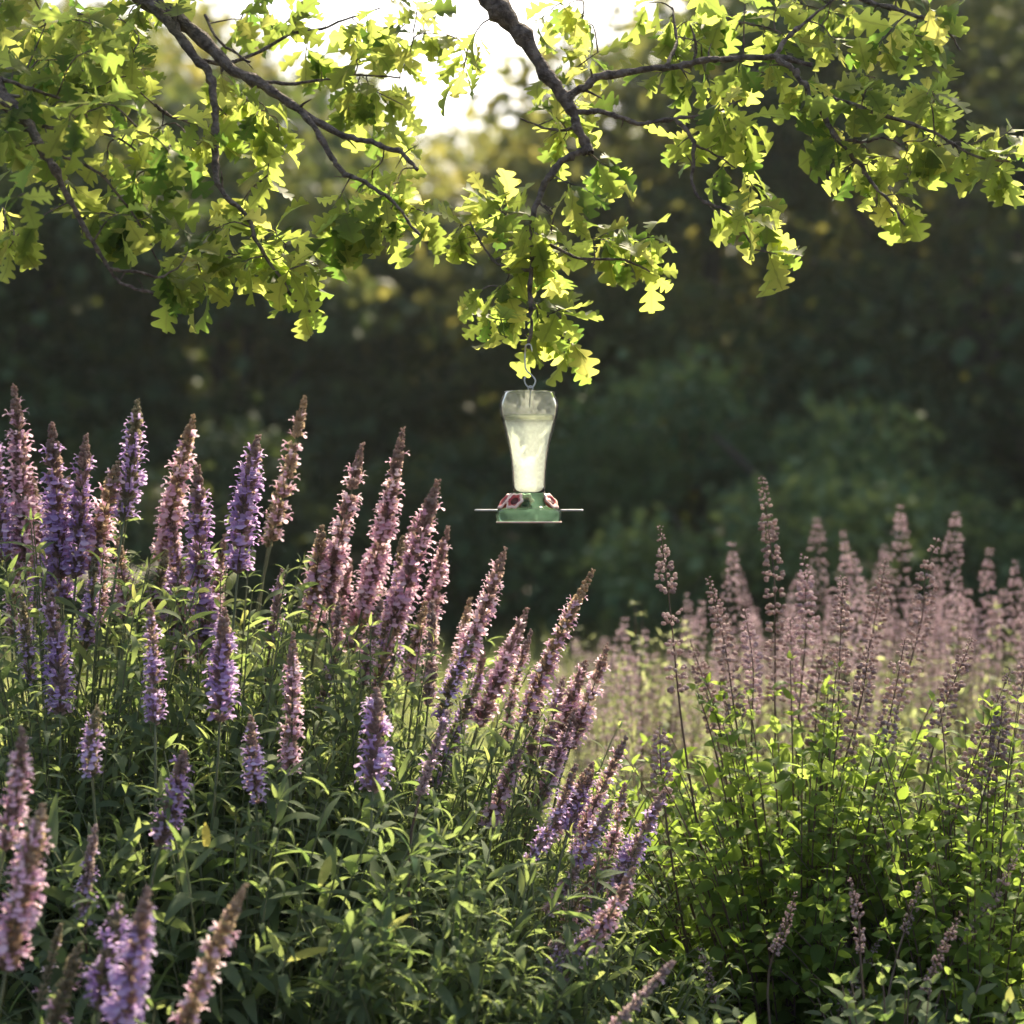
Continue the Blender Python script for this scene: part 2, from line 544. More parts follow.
# ------------------------------------------------------------------ foliage of a bushy plant
def leafy(plant, centre, rx, ry, ztop, nstem, leaf, tmpls, lsize, mat, stem_mat, start=.25, pairs=11, lean=(0, 0), dome=.55,
          tint=(.45, .25), extra=None, low=0.15):
    mb = MB()
    AC = []
    cx, cy = centre
    for s in range(nstem):
        a = RNG.uniform(0, 2 * np.pi)
        r = math.sqrt(RNG.random())
        bx, by = cx + .35 * rx * r * math.cos(a), cy + .35 * ry * r * math.sin(a)
        tx, ty = cx + rx * r * math.cos(a) + lean[0], cy + ry * r * math.sin(a) + lean[1]
        h = (ztop * (1 - dome * r ** 2.2)) * RNG.uniform(.80, 1.05)
        if RNG.random() < low * 2:
            h *= RNG.uniform(.45, .85)
        G = np.array([bx, by, 0])
        E = np.array([tx, ty, h])
        n = 26
        C = hermite(G, E, np.array([0, 0, 1.2 * h]), np.array([(tx - bx) * 1.6, (ty - by) * 1.6, h * .5]), n)
        mb.tube(C, np.linspace(.0032, .0010, n), 4, 0, RNG.random(), cap=False)
        T = unit(np.gradient(C, axis=0))
        np_ = int(pairs * RNG.uniform(.8, 1.2))
        ph = RNG.uniform(0, 6)
        for q in range(np_):
            t = start + (1 - start) * (q / (np_ - 1)) ** .9
            k = min(n - 1, int(t * (n - 1)))
            X = unit(np.cross(T[k], np.array([.13, -.95, .21])))
            Y = np.cross(T[k], X)
            ph += math.pi / 2 + RNG.normal(0, .2)
            k2 = 2 if t < .97 else 4
            ang = ph + np.arange(k2) * 2 * np.pi / k2 + RNG.normal(0, .25, k2)
            rad = np.cos(ang)[:, None] * X + np.sin(ang)[:, None] * Y
            el = RNG.normal(.45 + .35 * t, .22, k2)
            D = unit(rad * np.cos(el)[:, None] + T[k] * np.sin(el)[:, None])
            Nrm = UP + RNG.normal(0, .45, (k2, 3))
            sz = lsize * RNG.uniform(.6, 1.3, k2) * (1.15 - .55 * t) * (1 if t < .97 else .6)
            ti = np.clip(RNG.normal(tint[0] + .2 * (t - .5), tint[1], k2), 0, .92)
            AC.append((np.repeat(C[k][None], k2, 0) + D * .004, D, Nrm, sz, ti))
    if AC:
        P_, D_, U_, Z_, C_ = (np.concatenate(q) for q in zip(*AC))
        w_ = RNG.integers(len(tmpls), size=len(P_))
        for q in range(len(tmpls)):
            e = w_ == q
            mb.inst(tmpls[q], frames(D_[e], U_[e]), P_[e], Z_[e], 1, C_[e])
    for (p, d, u, z, c, ti) in (extra or []):
        mb.inst(tmpls[ti], frames(np.array([d], float), np.array([u], float)), np.array([p], float), np.array([z]), 1, np.array([c]))
    return mb.build("foliage", [stem_mat, mat], plant, plant.location)


# ------------------------------------------------------------------ ground
def ground_z(x, y):
    return np.zeros_like(x)


mb = MB()
g = np.array([-70, -55, -40, -20, -12, -8, -6, -4, -3, -2, -1, 0, 1, 2, 3, 4, 6, 8, 12, 20, 40, 55, 70], float)
gy = np.array([-40, -30, -20, -8, -4, -2, 0, 1, 2, 3, 4, 5, 6, 8, 10, 12, 14, 17, 20, 25, 32, 45, 60, 75, 90], float)
GX, GY = np.meshgrid(g, gy)
V = np.stack([GX, GY, 0.02 * np.sin(GX * 1.7) * np.cos(GY * 1.3) - .02], -1).reshape(-1, 3)
nx = len(g)
Q = [(j * nx + i, j * nx + i + 1, (j + 1) * nx + i + 1, (j + 1) * nx + i) for j in range(len(gy) - 1) for i in range(nx - 1)]
mb.add(V, Q)
go = mb.build("ground", M["soil"])
tag(go, "brown soil with grass growing under the sage plants", "ground", kind="structure")

# meadow grass behind the beds
mb = MB()
GR = [blade(lambda t, w=w: w * (1 - t) ** .7 + .0005, 4, d, .2) for w, d in ((.012, .5), (.010, 1.0), (.014, 1.5))]
n = 30000
yy = 4.6 + (15 - 4.6) * RNG.random(n) ** 1.15
xx = RNG.uniform(-1, 1, n) * (yy * .36 + .6)
keep = RNG.random(n) < np.where(xx < -.2, .45, 1)
xx, yy = xx[keep], yy[keep]
n = len(xx)
for i, g_ in enumerate(GR):
    s = slice(i, None, 3)
    k = len(xx[s])
    D = np.stack([RNG.normal(0, .25, k), RNG.normal(0, .25, k), np.ones(k)], 1)
    U = np.stack([RNG.normal(0, 1, k), RNG.normal(0, 1, k), np.full(k, .2)], 1)
    patch = .5 + .5 * np.sin(xx[s] * 2.1 + 1) * np.cos(yy[s] * 1.3)
    L = RNG.uniform(.35, .72, k) * (.75 + .4 * patch)
    mb.inst(g_, frames(D, U), np.stack([xx[s], yy[s], np.full(k, -.03)], 1), np.stack([L * 1.1, L, L], 1), 0,
            np.clip(.25 + .5 * patch + RNG.normal(0, .2, k), 0, 1))
gr = mb.build("meadow_grass", M["grass"])
tag(gr, "pale sunlit meadow grass behind the flower beds", "grass", kind="stuff")


# ------------------------------------------------------------------ background trees and shrubs
def crown_mesh(rx, ry, z0, z1, blobs, per, leaf, lsize, seed, ragged=.35):
    """leaf clumps spread through an uneven crown; returns (MB, blob centres)"""
    rg = np.random.default_rng(seed)
    mb = MB()
    C = []
    for b in range(blobs):
        u = rg.normal(size=3)
        u /= np.linalg.norm(u)
        rr = rg.uniform(.35, 1.0) ** .6
        zc, hz = (z0 + z1) / 2, (z1 - z0) / 2
        c = np.array([u[0] * rx * rr, u[1] * ry * rr, zc + u[2] * hz * rr * .9])
        br = rg.uniform(.16, .34) * (rx + hz) / 2 * (1 + ragged * rg.normal() * .4)
        C.append(c)
        n = int(per * rg.uniform(.6, 1.4))
        d = rg.normal(size=(n, 3))
        d /= np.linalg.norm(d, axis=1)[:, None]
        rad = br * rg.uniform(.3, 1.0, n) ** .5 * (1 + .25 * rg.normal(size=n))
        P = c + d * rad[:, None] * np.array([1.15, 1.15, .8])
        D = unit(d + rg.normal(0, .7, (n, 3)) - np.array([0, 0, .3]))
        U = unit(UP * .8 + rg.normal(0, .7, (n, 3)))
        s = lsize * rg.uniform(.6, 1.4, n)
        base = rg.uniform(.2, .8)
        mb.inst(TINY, frames(D, U), P, np.stack([s * .75, s, s], 1), 0, np.clip(base + rg.normal(0, .25, n), 0, 1))
    return mb, C


def make_tree(name, label, cat, loc, h, rx, z0, seed, mat, blobs=38, per=420, lsize=.16, group=None):
    t = thing(name, label, cat, loc, group)
    mb, C = crown_mesh(rx, rx * .9, z0, h, blobs, per, None, lsize, seed)
    cr = mb.build("crown", mat, t)
    tb = MB()
    rg = np.random.default_rng(seed + 99)
    top = np.array([rg.normal(0, .25), rg.normal(0, .25), h * .78])
    tr = smooth_line([(0, 0, -.2), (rg.normal(0, .12), rg.normal(0, .1), h * .25), (rg.normal(0, .2), rg.normal(0, .2), h * .5), top], 18)
    tb.tube(tr, np.linspace(h * .032, h * .006, 18), 8)
    for c in C[:16]:
        k = int(np.clip(c[2] / h * .55, .12, .75) * 17)
        tb.tube(smooth_line([tr[k], tr[k] * .5 + c * .5 + np.array([0, 0, .15]), c], 8), np.linspace(h * .012, h * .003, 8), 5)
    tb.build("trunk", M["dark_bark"], t)
    return t


GT = "trees in the dark tree line"
T_SPEC = [  # x, y, height, radius, crown bottom, seed, material, label
    (-7.6, 17.0, 7.6, 2.6, .5, 1, "dark_leaf", "dark broad tree at the left end of the tree line"),
    (-4.9, 15.6, 6.3, 2.2, .4, 2, "dark_leaf", "dark tree behind the leftmost purple sage spikes"),
    (-2.6, 16.6, 5.2, 2.0, .4, 3, "dark_leaf", "dark rounded tree left of the hanging feeder"),
    (-0.5, 17.6, 5.2, 2.0, .4, 4, "olive_leaf", "low olive tree under the bright gap of sky"),
    (1.7, 16.0, 5.6, 2.1, .4, 5, "olive_leaf", "dark tree just right of the hanging feeder"),
    (4.0, 15.8, 7.6, 2.5, .4, 6, "dark_leaf", "tall dark tree behind the brown flower stalks on the right"),
    (6.8, 16.6, 9.6, 3.0, .4, 7, "dark_leaf", "dark broad tree at the right end of the tree line"),
    (-6.0, 22.5, 9.6, 3.0, .8, 8, "olive_leaf", "tall hazy tree rising behind the oak leaves on the left"),
    (-2.9, 24.0, 7.9, 2.3, .8, 9, "olive_leaf", "sunlit treetop left of the bright gap of sky"),
    (0.6, 25.5, 7.2, 2.3, .8, 10, "olive_leaf", "sunlit treetop at the foot of the bright gap of sky"),
    (3.9, 23.5, 9.6, 2.6, .8, 11, "olive_leaf", "golden rimmed treetop right of the bright gap of sky"),
    (7.6, 22.0, 10.5, 3.2, .8, 12, "dark_leaf", "very tall dark tree filling the upper right corner"),
    (-10.5, 29.0, 11.0, 3.4, .8, 13, "olive_leaf", "far hazy tree beyond the left end of the tree line"),
    (-5.2, 31.0, 9.0, 3.2, .8, 14, "dark_leaf", "far hazy tree showing under the left oak branches"),
    (-1.5, 32.0, 8.9, 3.3, .8, 15, "olive_leaf", "far pale treetop lowest in the bright gap of sky"),
    (2.6, 31.0, 8.6, 3.0, .8, 16, "dark_leaf", "far treetop showing under the right oak limb"),
    (6.4, 29.5, 10.5, 3.3, .8, 17, "olive_leaf", "far hazy tree in the upper right between nearer trees"),
    (11.0, 28.0, 12.0, 3.6, .8, 18, "dark_leaf", "far tall tree beyond the right end of the tree line"),
]
for (x, y, h, rx, z0, sd, m, lab) in T_SPEC:
    make_tree("broadleaf_tree", lab, "tree", (x, y, 0), h, rx, z0, sd, M[m], group=GT)

S_SPEC = [
    (1.6, 13.0, 2.45, 1.75, 21, "shrub_leaf", "large rounded green shrub behind the feeder"),
    (-0.4, 14.6, 1.9, 1.2, 22, "dark_leaf", "low dark shrub behind the leaning pink spikes"),
    (-2.6, 14.4, 2.1, 1.3, 23, "dark_leaf", "dark shrub behind the tan flower spike"),
    (-5.0, 14.0, 2.4, 1.4, 24, "shrub_leaf", "dark shrub at the far left behind the purple spikes"),
    (4.0, 14.2, 2.5, 1.3, 25, "dark_leaf", "dark shrub left of the right picture edge"),
    (6.0, 14.2, 2.9, 1.3, 26, "olive_leaf", "olive shrub at the right picture edge"),
]
for (x, y, h, rx, sd, m, lab) in S_SPEC:
    make_tree("shrub", lab, "shrub", (x, y, 0), h, rx, -.1, sd, M[m], blobs=34, per=420, lsize=.085, group="shrubs in front of the tree line")

# ------------------------------------------------------------------ oak branches overhead
OAKD = 3.0
oak = thing("oak_tree", "oak tree whose backlit lobed leaves hang across the top of the picture", "tree", (-2.7, 3.9, 0))
TRK = np.array([-2.7, 3.9, 0])
tb = MB()
trunk = smooth_line([TRK + (0, 0, -.1), TRK + (.03, 0, .9), TRK + (.10, -.05, 1.9), TRK + (.30, -.05, 2.9), TRK + (.35, .1, 4.4)], 24)
tb.tube(trunk, np.r_[.30, .22, np.linspace(.19, .09, 22)], 14)
tb.build("trunk", M["bark"], oak, oak.location)


def pl(pts, d0, d1=None):
    d1 = d0 if d1 is None else d1
    n = len(pts)
    return [W(p[0], p[1], d0 + (d1 - d0) * i / max(1, n - 1)) for i, p in enumerate(pts)]


NODES, NB = [], []                      # points twigs may start from, and the branch each belongs to
BR = []
A0 = TRK + np.array([.18, -.05, 2.35])
A1 = TRK + np.array([.30, -.05, 2.95])
A2 = TRK + np.array([.10, -.05, 1.85])


def branch(main, subs):
    """main: (points, r0, r1); subs the same; the first point of main may lie on the trunk, out of the picture"""
    mb = MB()
    bi = len(BR)
    for i, (pts, r0, r1) in enumerate([main] + subs):
        n = max(10, len(pts) * 6)
        C = smooth_line(pts, n)
        kn = RNG.normal(0, .003, (n, 3))
        C[1:-1] += ((kn[:-2] + kn[1:-1] + kn[2:]) / 3)[:, :] * min(1, r0 / .006)
        rr = (r1 + (r0 - r1) * np.linspace(1, 0, n) ** (2.2 if i == 0 and r0 > .02 else 1)) * (1 + .13 * RNG.normal(size=n) + .35 * (RNG.random(n) < .06))
        mb.tube(C, rr, 8)
        for q in range(int(n / 7)):                    # short dead stubs and knots
            k = int(RNG.integers(2, n - 1))
            dv = unit(RNG.normal(0, 1, 3) + np.array([0, 0, -.3]))
            L = RNG.uniform(.010, .035)
            mb.tube(np.array([C[k], C[k] + dv * L * .5, C[k] + dv * L + RNG.normal(0, .003, 3)]), [rr[k] * .55, rr[k] * .3, rr[k] * .16], 5)
        NODES.extend(C)
        NB.extend([bi] * n)
    BR.append([mb, MB(), bi])
    return bi


d = 3.0
branch(([A0, (-1.6, 3.4, 2.75)] + pl([(60, -60)], 3.1) + pl([(148, 0), (190, 28), (230, 67), (290, 104), (340, 135), (372, 142), (398, 152), (418, 170)], 3.1, 3.0), .034, .0035),
       [(pl([(150, 2), (175, 30), (200, 62), (213, 85), (215, 130), (216, 170), (222, 190), (245, 216), (262, 250), (290, 293), (310, 312)], 3.08, 2.95), .0085, .0022),
        (pl([(300, 110), (325, 147), (340, 170), (360, 180), (395, 203), (420, 235)], 3.05, 2.95), .0062, .002),
        (pl([(200, 62), (240, 60), (290, 35), (330, 25), (380, 8)], 3.1, 3.2), .004, .0015),
        (pl([(250, 80), (300, 84), (350, 75), (400, 78)], 3.1, 3.15), .0035, .0013),
        (pl([(155, 105), (175, 118), (208, 127)], 3.0, 3.08), .0028, .0022),
        (pl([(205, 15), (218, 40), (250, 62)], 3.2, 3.1), .003, .002)])
branch(([A2, (-1.75, 3.3, 2.25)] + pl([(-60, 70)], 2.85) + pl([(0, 95), (20, 116), (45, 152), (65, 190), (85, 226), (108, 268), (130, 286), (153, 295)], 2.8, 2.75), .030, .0022),
       [(pl([(110, 269), (135, 272), (158, 277), (178, 268)], 2.76, 2.8), .0028, .0014),
        (pl([(0, 78), (40, 92), (75, 106), (90, 120)], 2.8, 2.85), .004, .0015),
        (pl([(20, 116), (45, 127), (80, 128), (120, 140), (150, 160)], 2.8, 2.9), .0036, .0013),
        (pl([(45, 152), (75, 160), (105, 178), (140, 225), (152, 250)], 2.8, 2.85), .0034, .0013)])
branch(([A1, (-1.5, 3.4, 3.15), (-.7, 3.15, 2.75)] + pl([(450, -60)], 3.02) + pl([(490, 0), (520, 30), (545, 70), (565, 97), (577, 124), (590, 153)], 3.0), .045, .0085),
       [(pl([(588, 152), (570, 157), (550, 174), (537, 200), (532, 235), (530, 290), (531, 328), (528.4, 348.2)], 3.0, 2.997), .0068, .0030),
        (pl([(533, 235), (555, 247), (580, 258), (622, 259), (650, 272)], 3.0, 2.95), .0036, .0015),
        (pl([(531, 270), (505, 268), (485, 248), (470, 222)], 3.0, 3.05), .003, .0013),
        (pl([(545, 205), (553, 215), (552, 235)], 3.0), .0024, .0014),
        (pl([(578, 128), (555, 130), (520, 118)], 3.0, 3.08), .003, .0013)])
branch((pl([(565, 100), (580, 90), (610, 75), (650, 70), (690, 64), (730, 58), (774, 57), (812, 65)], 3.0, 3.0), .0078, .0042),
       [(pl([(776, 57), (792, 68), (806, 86), (820, 110), (840, 140), (860, 166), (870, 182), (888, 200), (905, 225)], 3.0, 2.92), .0058, .0018),
        (pl([(775, 56), (792, 34), (820, 10), (850, -10)], 3.0, 3.1), .0042, .002),
        (pl([(833, 98), (855, 105), (872, 112), (905, 122), (940, 136), (975, 156), (1010, 162)], 2.96, 2.9), .004, .0016),
        (pl([(846, 140), (865, 142), (882, 138), (900, 145)], 2.96), .003, .0014),
        (pl([(667, 66), (676, 40), (672, 8)], 3.0, 3.1), .004, .0018),
        (pl([(694, 62), (696, 42), (690, 25)], 3.0), .0025, .0014),
        (pl([(840, -10), (885, 6), (920, 15), (945, 28), (960, 50)], 3.1, 3.0), .0045, .0015),
        (pl([(734, 15), (738, 22), (765, 27)], 3.1), .0026, .0014)])
branch((pl([(577, 112), (600, 111), (622, 117), (640, 124), (665, 120), (690, 118), (720, 110), (742, 100)], 3.0, 3.0), .0052, .0018),
       [(pl([(676, 119), (686, 130), (694, 144), (692, 172), (696, 195), (715, 206), (735, 218), (755, 250)], 3.0, 2.95), .0042, .0014),
        (pl([(694, 144), (705, 150), (716, 155), (735, 168)], 3.0), .0022, .0012)])

# clusters of leaves: px, py, rx, ry, number of rosettes, depth, depth spread
CL = [(40, 40, 55, 50, 17, 2.85, .2), (110, 50, 50, 50, 15, 2.9, .2), (55, 120, 60, 45, 17, 2.8, .18), (120, 130, 55, 50, 16, 2.85, .2),
      (40, 195, 45, 45, 11, 2.8, .15), (105, 200, 55, 40, 12, 2.8, .15), (35, 250, 35, 22, 7, 2.78, .1), (150, 195, 35, 40, 8, 2.85, .12),
      (170, 150, 30, 35, 5, 3.0, .1), (145, 20, 40, 25, 7, 3.0, .15), (90, 90, 80, 80, 16, 3.05, .15),
      (250, 150, 38, 40, 12, 3.05, .1), (200, 150, 20, 25, 4, 3.0, .08), (180, 285, 18, 20, 5, 2.85, .05), (205, 250, 35, 25, 8, 2.9, .08),
      (240, 245, 35, 25, 9, 2.95, .08), (300, 250, 45, 42, 16, 2.95, .1), (330, 225, 25, 28, 6, 2.95, .06), (300, 308, 14, 12, 3, 2.95, .04),
      (275, 120, 20, 20, 3, 3.05, .06), (205, 290, 15, 18, 2, 2.9, .03),
      (405, 215, 38, 35, 13, 2.97, .08), (375, 180, 25, 20, 5, 3.0, .06), (440, 225, 18, 22, 4, 3.0, .05),
      (300, 45, 50, 30, 9, 3.15, .1), (260, 25, 35, 22, 5, 3.15, .1), (350, 90, 40, 28, 8, 3.1, .08), (390, 120, 30, 25, 5, 3.1, .08),
      (420, 30, 45, 28, 9, 3.15, .1), (445, 65, 28, 22, 6, 3.05, .08), (360, 30, 30, 25, 5, 3.15, .08), (385, 70, 35, 30, 6, 3.1, .1),
      (230, 95, 25, 20, 4, 3.1, .05),
      (565, 25, 38, 22, 6, 3.1, .08), (555, 110, 28, 26, 7, 3.05, .06), (585, 60, 22, 20, 3, 3.08, .05), (490, 200, 28, 26, 8, 3.05, .05),
      (590, 175, 25, 26, 7, 3.0, .07), (565, 140, 30, 20, 4, 3.05, .05), (545, 235, 40, 28, 11, 3.0, .08), (610, 245, 30, 22, 8, 2.98, .07),
      (650, 265, 22, 24, 7, 2.95, .05), (500, 310, 30, 28, 11, 2.99, .07), (560, 318, 22, 24, 7, 2.98, .06), (520, 275, 35, 22, 7, 3.0, .07),
      (480, 235, 25, 15, 3, 3.03, .05), (572, 345, 12, 12, 2, 2.97, .03), (530, 335, 20, 12, 3, 3.03, .04),
      (655, 30, 30, 28, 7, 3.05, .08), (700, 30, 35, 25, 7, 3.05, .1), (690, 80, 35, 18, 5, 3.05, .06), (735, 90, 40, 25, 9, 3.0, .08),
      (690, 148, 14, 12, 3, 3.0, .03), (735, 135, 30, 22, 6, 3.0, .06), (745, 180, 25, 25, 7, 2.98, .06), (750, 230, 22, 25, 7, 2.95, .05),
      (772, 240, 16, 25, 4, 2.93, .04), (770, 25, 40, 25, 8, 3.05, .1), (830, 30, 45, 28, 9, 3.05, .1), (870, 60, 40, 35, 9, 3.0, .1),
      (930, 30, 40, 26, 8, 3.0, .1), (800, 100, 30, 25, 5, 3.0, .06), (840, 130, 30, 30, 9, 2.97, .08), (890, 115, 40, 30, 10, 2.95, .08),
      (935, 90, 25, 30, 6, 2.95, .06), (940, 145, 38, 26, 9, 2.92, .07), (985, 160, 28, 22, 7, 2.9, .05), (880, 175, 30, 22, 6, 2.94, .05),
      (905, 205, 14, 22, 4, 2.92, .03), (990, 185, 18, 12, 3, 2.9, .03), (845, 175, 12, 14, 2, 2.96, .03), (1000, 120, 20, 20, 2, 2.92, .05)]
ros = []
for (cx, cy, rx, ry, n, dd, ds) in CL:
    for i in range(max(1, int(n * .57 + .5))):
        a, r = RNG.uniform(0, 2 * np.pi), math.sqrt(RNG.random())
        ros.append(W(cx + rx * r * math.cos(a), cy - 6 + ry * r * math.sin(a), dd + .05 + RNG.normal(0, ds * .6)))
# crown above and beyond the top of the picture, added unseen to shade the upper leaves and both beds
for (n_, xa, xb, ya, yb, ga, gb) in ((70, -2.2, -1.1, 3.3, 5.6, .1, .9), (150, -1.25, -.36, 3.15, 3.75, .08, .62), (165, -1.3, -.15, 4.3, 5.4, .15, .75), (40, .45, 1.1, 3.1, 3.5, .06, .45), (75, 1.15, 2.1, 4.1, 5.0, .12, .7)):
    for i in range(n_):
        y = RNG.uniform(ya, yb)
        ros.append(np.array([RNG.uniform(xa, xb), y, CAMZ + 512 * PX * y + RNG.uniform(ga, gb)]))
ros = np.array(ros)
NODES = [np.asarray(q, float) for q in NODES]
# limbs added to carry that unseen shading crown
for pts in ([A1, (-1.9, 4.4, 3.2), (-1.1, 5.2, 3.3), (-.6, 5.9, 3.25)], [trunk[-4], (-1.9, 3.9, 3.9), (-1.0, 4.3, 3.5), (-.5, 4.8, 3.3), (-.2, 5.2, 3.15)], [A1, (-1.7, 3.8, 3.1), (-.9, 3.5, 2.75), (-.3, 3.5, 2.65)], [(-.35, 3.05, 2.5), (.1, 3.1, 2.62), (.6, 3.3, 2.55), (1.0, 3.6, 2.6), (1.35, 4.2, 2.85), (1.9, 4.8, 2.95)]):
    mbx = MB()
    C = smooth_line(pts, 26)
    mbx.tube(C, np.linspace(.04, .006, 26), 8)
    BR.append([mbx, MB(), len(BR)])
    NODES.extend(C)
    NB.extend([len(BR) - 1] * 26)
todo = list(range(len(ros)))
N_ = np.array(NODES)
NBa = np.array(NB)
dist = np.linalg.norm(ros[:, None] - N_[None], axis=2)
best, bidx = dist.min(1), dist.argmin(1)
done = np.zeros(len(ros), bool)
allP, allB = list(N_), list(NBa)
for step in range(len(ros)):
    i = int(np.argmin(np.where(done, 1e9, best)))
    done[i] = True
    s = allP[bidx[i]]
    b = int(allB[bidx[i]])
    e = ros[i]
    dv = e - s
    L = np.linalg.norm(dv)
    C = smooth_line([s, s + dv * .5 + RNG.normal(0, .10, 3) * L + np.array([0, 0, .08 * L]), e], 7)
    BR[b][0].tube(C, np.linspace(min(.0022, .0011 + L * .008), .0008, 7), 5)
    tdir = unit(C[-1] - C[-2])
    nl = int(RNG.integers(4, 7))
    ang = RNG.uniform(0, 6) + np.arange(nl) * 2.4
    X = unit(np.cross(tdir, np.array([.2, .9, .3])))
    Y = np.cross(tdir, X)
    rad = np.cos(ang)[:, None] * X + np.sin(ang)[:, None] * Y
    D = unit(rad * RNG.uniform(.5, 1.1, nl)[:, None] + tdir * RNG.uniform(.2, .8, nl)[:, None] + np.array([0, 0, -.45]) + RNG.normal(0, .2, (nl, 3)))
    U = unit(np.array([0, -.35, .75]) + RNG.normal(0, .55, (nl, 3)))
    sz = RNG.uniform(.040, .084, nl)
    k = RNG.integers(0, 7, nl)
    O = C[np.clip(k, 4, 6)] + D * .002
    ti = np.clip(RNG.normal(.45, .28, nl), 0, .92)
    for q in range(nl):
        BR[b][1].inst(OAK[RNG.integers(len(OAK))], frames(D[q:q + 1], U[q:q + 1]), O[q:q + 1], sz[q:q + 1], 0, ti[q:q + 1])
    new = C[2:]
    base = len(allP)
    allP.extend(new)
    allB.extend([b] * len(new))
    dn = np.linalg.norm(ros[:, None] - new[None], axis=2)
    bm = dn.min(1)
    upd = bm < best
    best[upd] = bm[upd]
    bidx[upd] = base + dn.argmin(1)[upd]
for (bm_, lm, bi) in BR:
    bo = bm_.build("branch", M["bark"], oak, oak.location)
    if lm.n:
        lm.build("leaves", M["oak_leaf"], bo, oak.location)

# ------------------------------------------------------------------ feeder and hook
FD = 3.0
fp = FD * PX                      # metres per pixel at the feeder
FC = W(529, 523, FD)              # bottom centre of the feeder
feeder = thing("hummingbird_feeder", "clear glass nectar feeder with red flower ports hanging from the oak", "bird feeder", FC)


def mixer(nt, a, b, fac):
    m = nt.nodes.new("ShaderNodeMixShader")
    if isinstance(fac, (int, float)):
        m.inputs[0].default_value = fac
    else:
        nt.links.new(fac, m.inputs[0])
    nt.links.new(a, m.inputs[1])
    nt.links.new(b, m.inputs[2])
    return m.outputs[0]


def clear_mat(name, tcol, scol, haze0, haze1, scale, rough=.08, lens=0):
    """clear body with a misted film that scatters light passing through it"""
    m, nt, out = new_mat(name)
    tp = nt.nodes.new("ShaderNodeBsdfTransparent")
    tp.inputs[0].default_value = (*tcol, 1)
    tl = nt.nodes.new("ShaderNodeBsdfTranslucent")
    tl.inputs[0].default_value = (*scol, 1)
    df = nt.nodes.new("ShaderNodeBsdfDiffuse")
    df.inputs[0].default_value = (*scol, 1)
    gl = nt.nodes.new("ShaderNodeBsdfGlossy")
    gl.inputs["Roughness"].default_value = rough
    sc = mixer(nt, tl.outputs[0], df.outputs[0], .2)
    mr = nt.nodes.new("ShaderNodeMapRange")
    mr.inputs["From Min"].default_value = .3
    mr.inputs["From Max"].default_value = .7
    mr.inputs["To Min"].default_value = haze0
    mr.inputs["To Max"].default_value = haze1
    nt.links.new(noise(nt, scale, 5), mr.inputs["Value"])
    if lens:
        rf = nt.nodes.new("ShaderNodeBsdfRefraction")
        rf.inputs["Color"].default_value = (*scol, 1)
        rf.inputs["Roughness"].default_value = .55
        rf.inputs["IOR"].default_value = 1.28
        sc = mixer(nt, sc, rf.outputs[0], lens)
    body = mixer(nt, tp.outputs[0], sc, mr.outputs[0])
    fr = nt.nodes.new("ShaderNodeFresnel")
    fr.inputs[0].default_value = 1.09
    nt.links.new(mixer(nt, body, gl.outputs[0], fr.outputs[0]), out.inputs[0])
    return m


M["bottle_glass"] = clear_mat("misted_glass", (.95, .97, .94), (.96, .97, .95), .03, .15, 190)
M["nectar"] = clear_mat("nectar", (.985, .985, .97), (.97, .98, .96), .44, .60, 200)
M["nectar_top"] = clear_mat("clear_nectar", (.93, .95, .86), (.90, .92, .80), .14, .24, 90)
M["base_glass"] = clear_mat("green_tinted_glass", (.62, .83, .70), (.52, .72, .58), .06, .18, 60)
M["metal"] = solid_mat("steel_wire", (.42, .42, .41), (.55, .54, .52), 80, .3, metallic=1.0)
M["red"] = solid_mat("red_plastic", (.42, .03, .03), (.52, .05, .04), 60, .35)
M["petal_rim"] = solid_mat("pale_pink_plastic", (.76, .46, .38), (.86, .62, .52), 90, .4)
M["dark_red"] = solid_mat("dark_red_plastic", (.07, .006, .006), (.10, .01, .01), 60, .5)


def prof_px(lst):
    return [(a * fp, (523 - b) * fp) for a, b in lst]


outer = [(0.2, 391.2), (22, 391.2), (25.3, 391.6), (26.3, 393), (27.5, 396.5), (29.2, 401), (29.8, 405), (29.6, 409), (28.9, 414), (27.2, 421), (25.3, 428.5), (22.6, 438),
         (20.3, 448), (18.6, 460), (17.4, 472), (16.6, 484), (16.3, 492)]
tck = 1.1
inner = [(max(.15, a - tck), b + (tck if a < 24 else .4)) for a, b in outer]
mb = MB()
mb.lathe(prof_px(outer + inner[::-1]), 64)
mb.build("bottle", M["bottle_glass"], feeder)
liq = [(a - tck - .15, b) for a, b in outer if b > 415]
mb = MB()
mb.lathe(prof_px([(.1, 415.5), (27.3, 415.5)] + liq + [(14.3, 492.2), (.1, 492.2)]), 64)
nec = mb.build("nectar", [M["nectar"], M["nectar_top"]], feeder)
nec.data.polygons.foreach_set("material_index", [1 if i < 64 * 2 else 0 for i in range(len(nec.data.polygons))])
mb = MB()
base_o = [(.1, 492.5), (16.6, 492.5), (16.9, 493.5), (16.9, 495), (16.6, 496), (17.6, 498), (17.2, 500), (19.4, 502), (19.0, 504), (21, 506), (26, 508.5), (31.5, 510), (33.0, 511.5), (33.2, 514), (32.4, 519), (31.6, 522.4), (29, 523), (.1, 523)]
mb.lathe(prof_px(base_o), 64)
mb.build("base_dish", M["base_glass"], feeder)
mb = MB()
a = np.linspace(0, 2 * np.pi, 49)
mb.tube(np.stack([np.cos(a) * 32.2 * fp, np.sin(a) * 32.2 * fp, np.full(49, .9 * fp)], 1), .9 * fp, 6, cap=False)
mb.build("base_rim", M["petal_rim"], feeder)


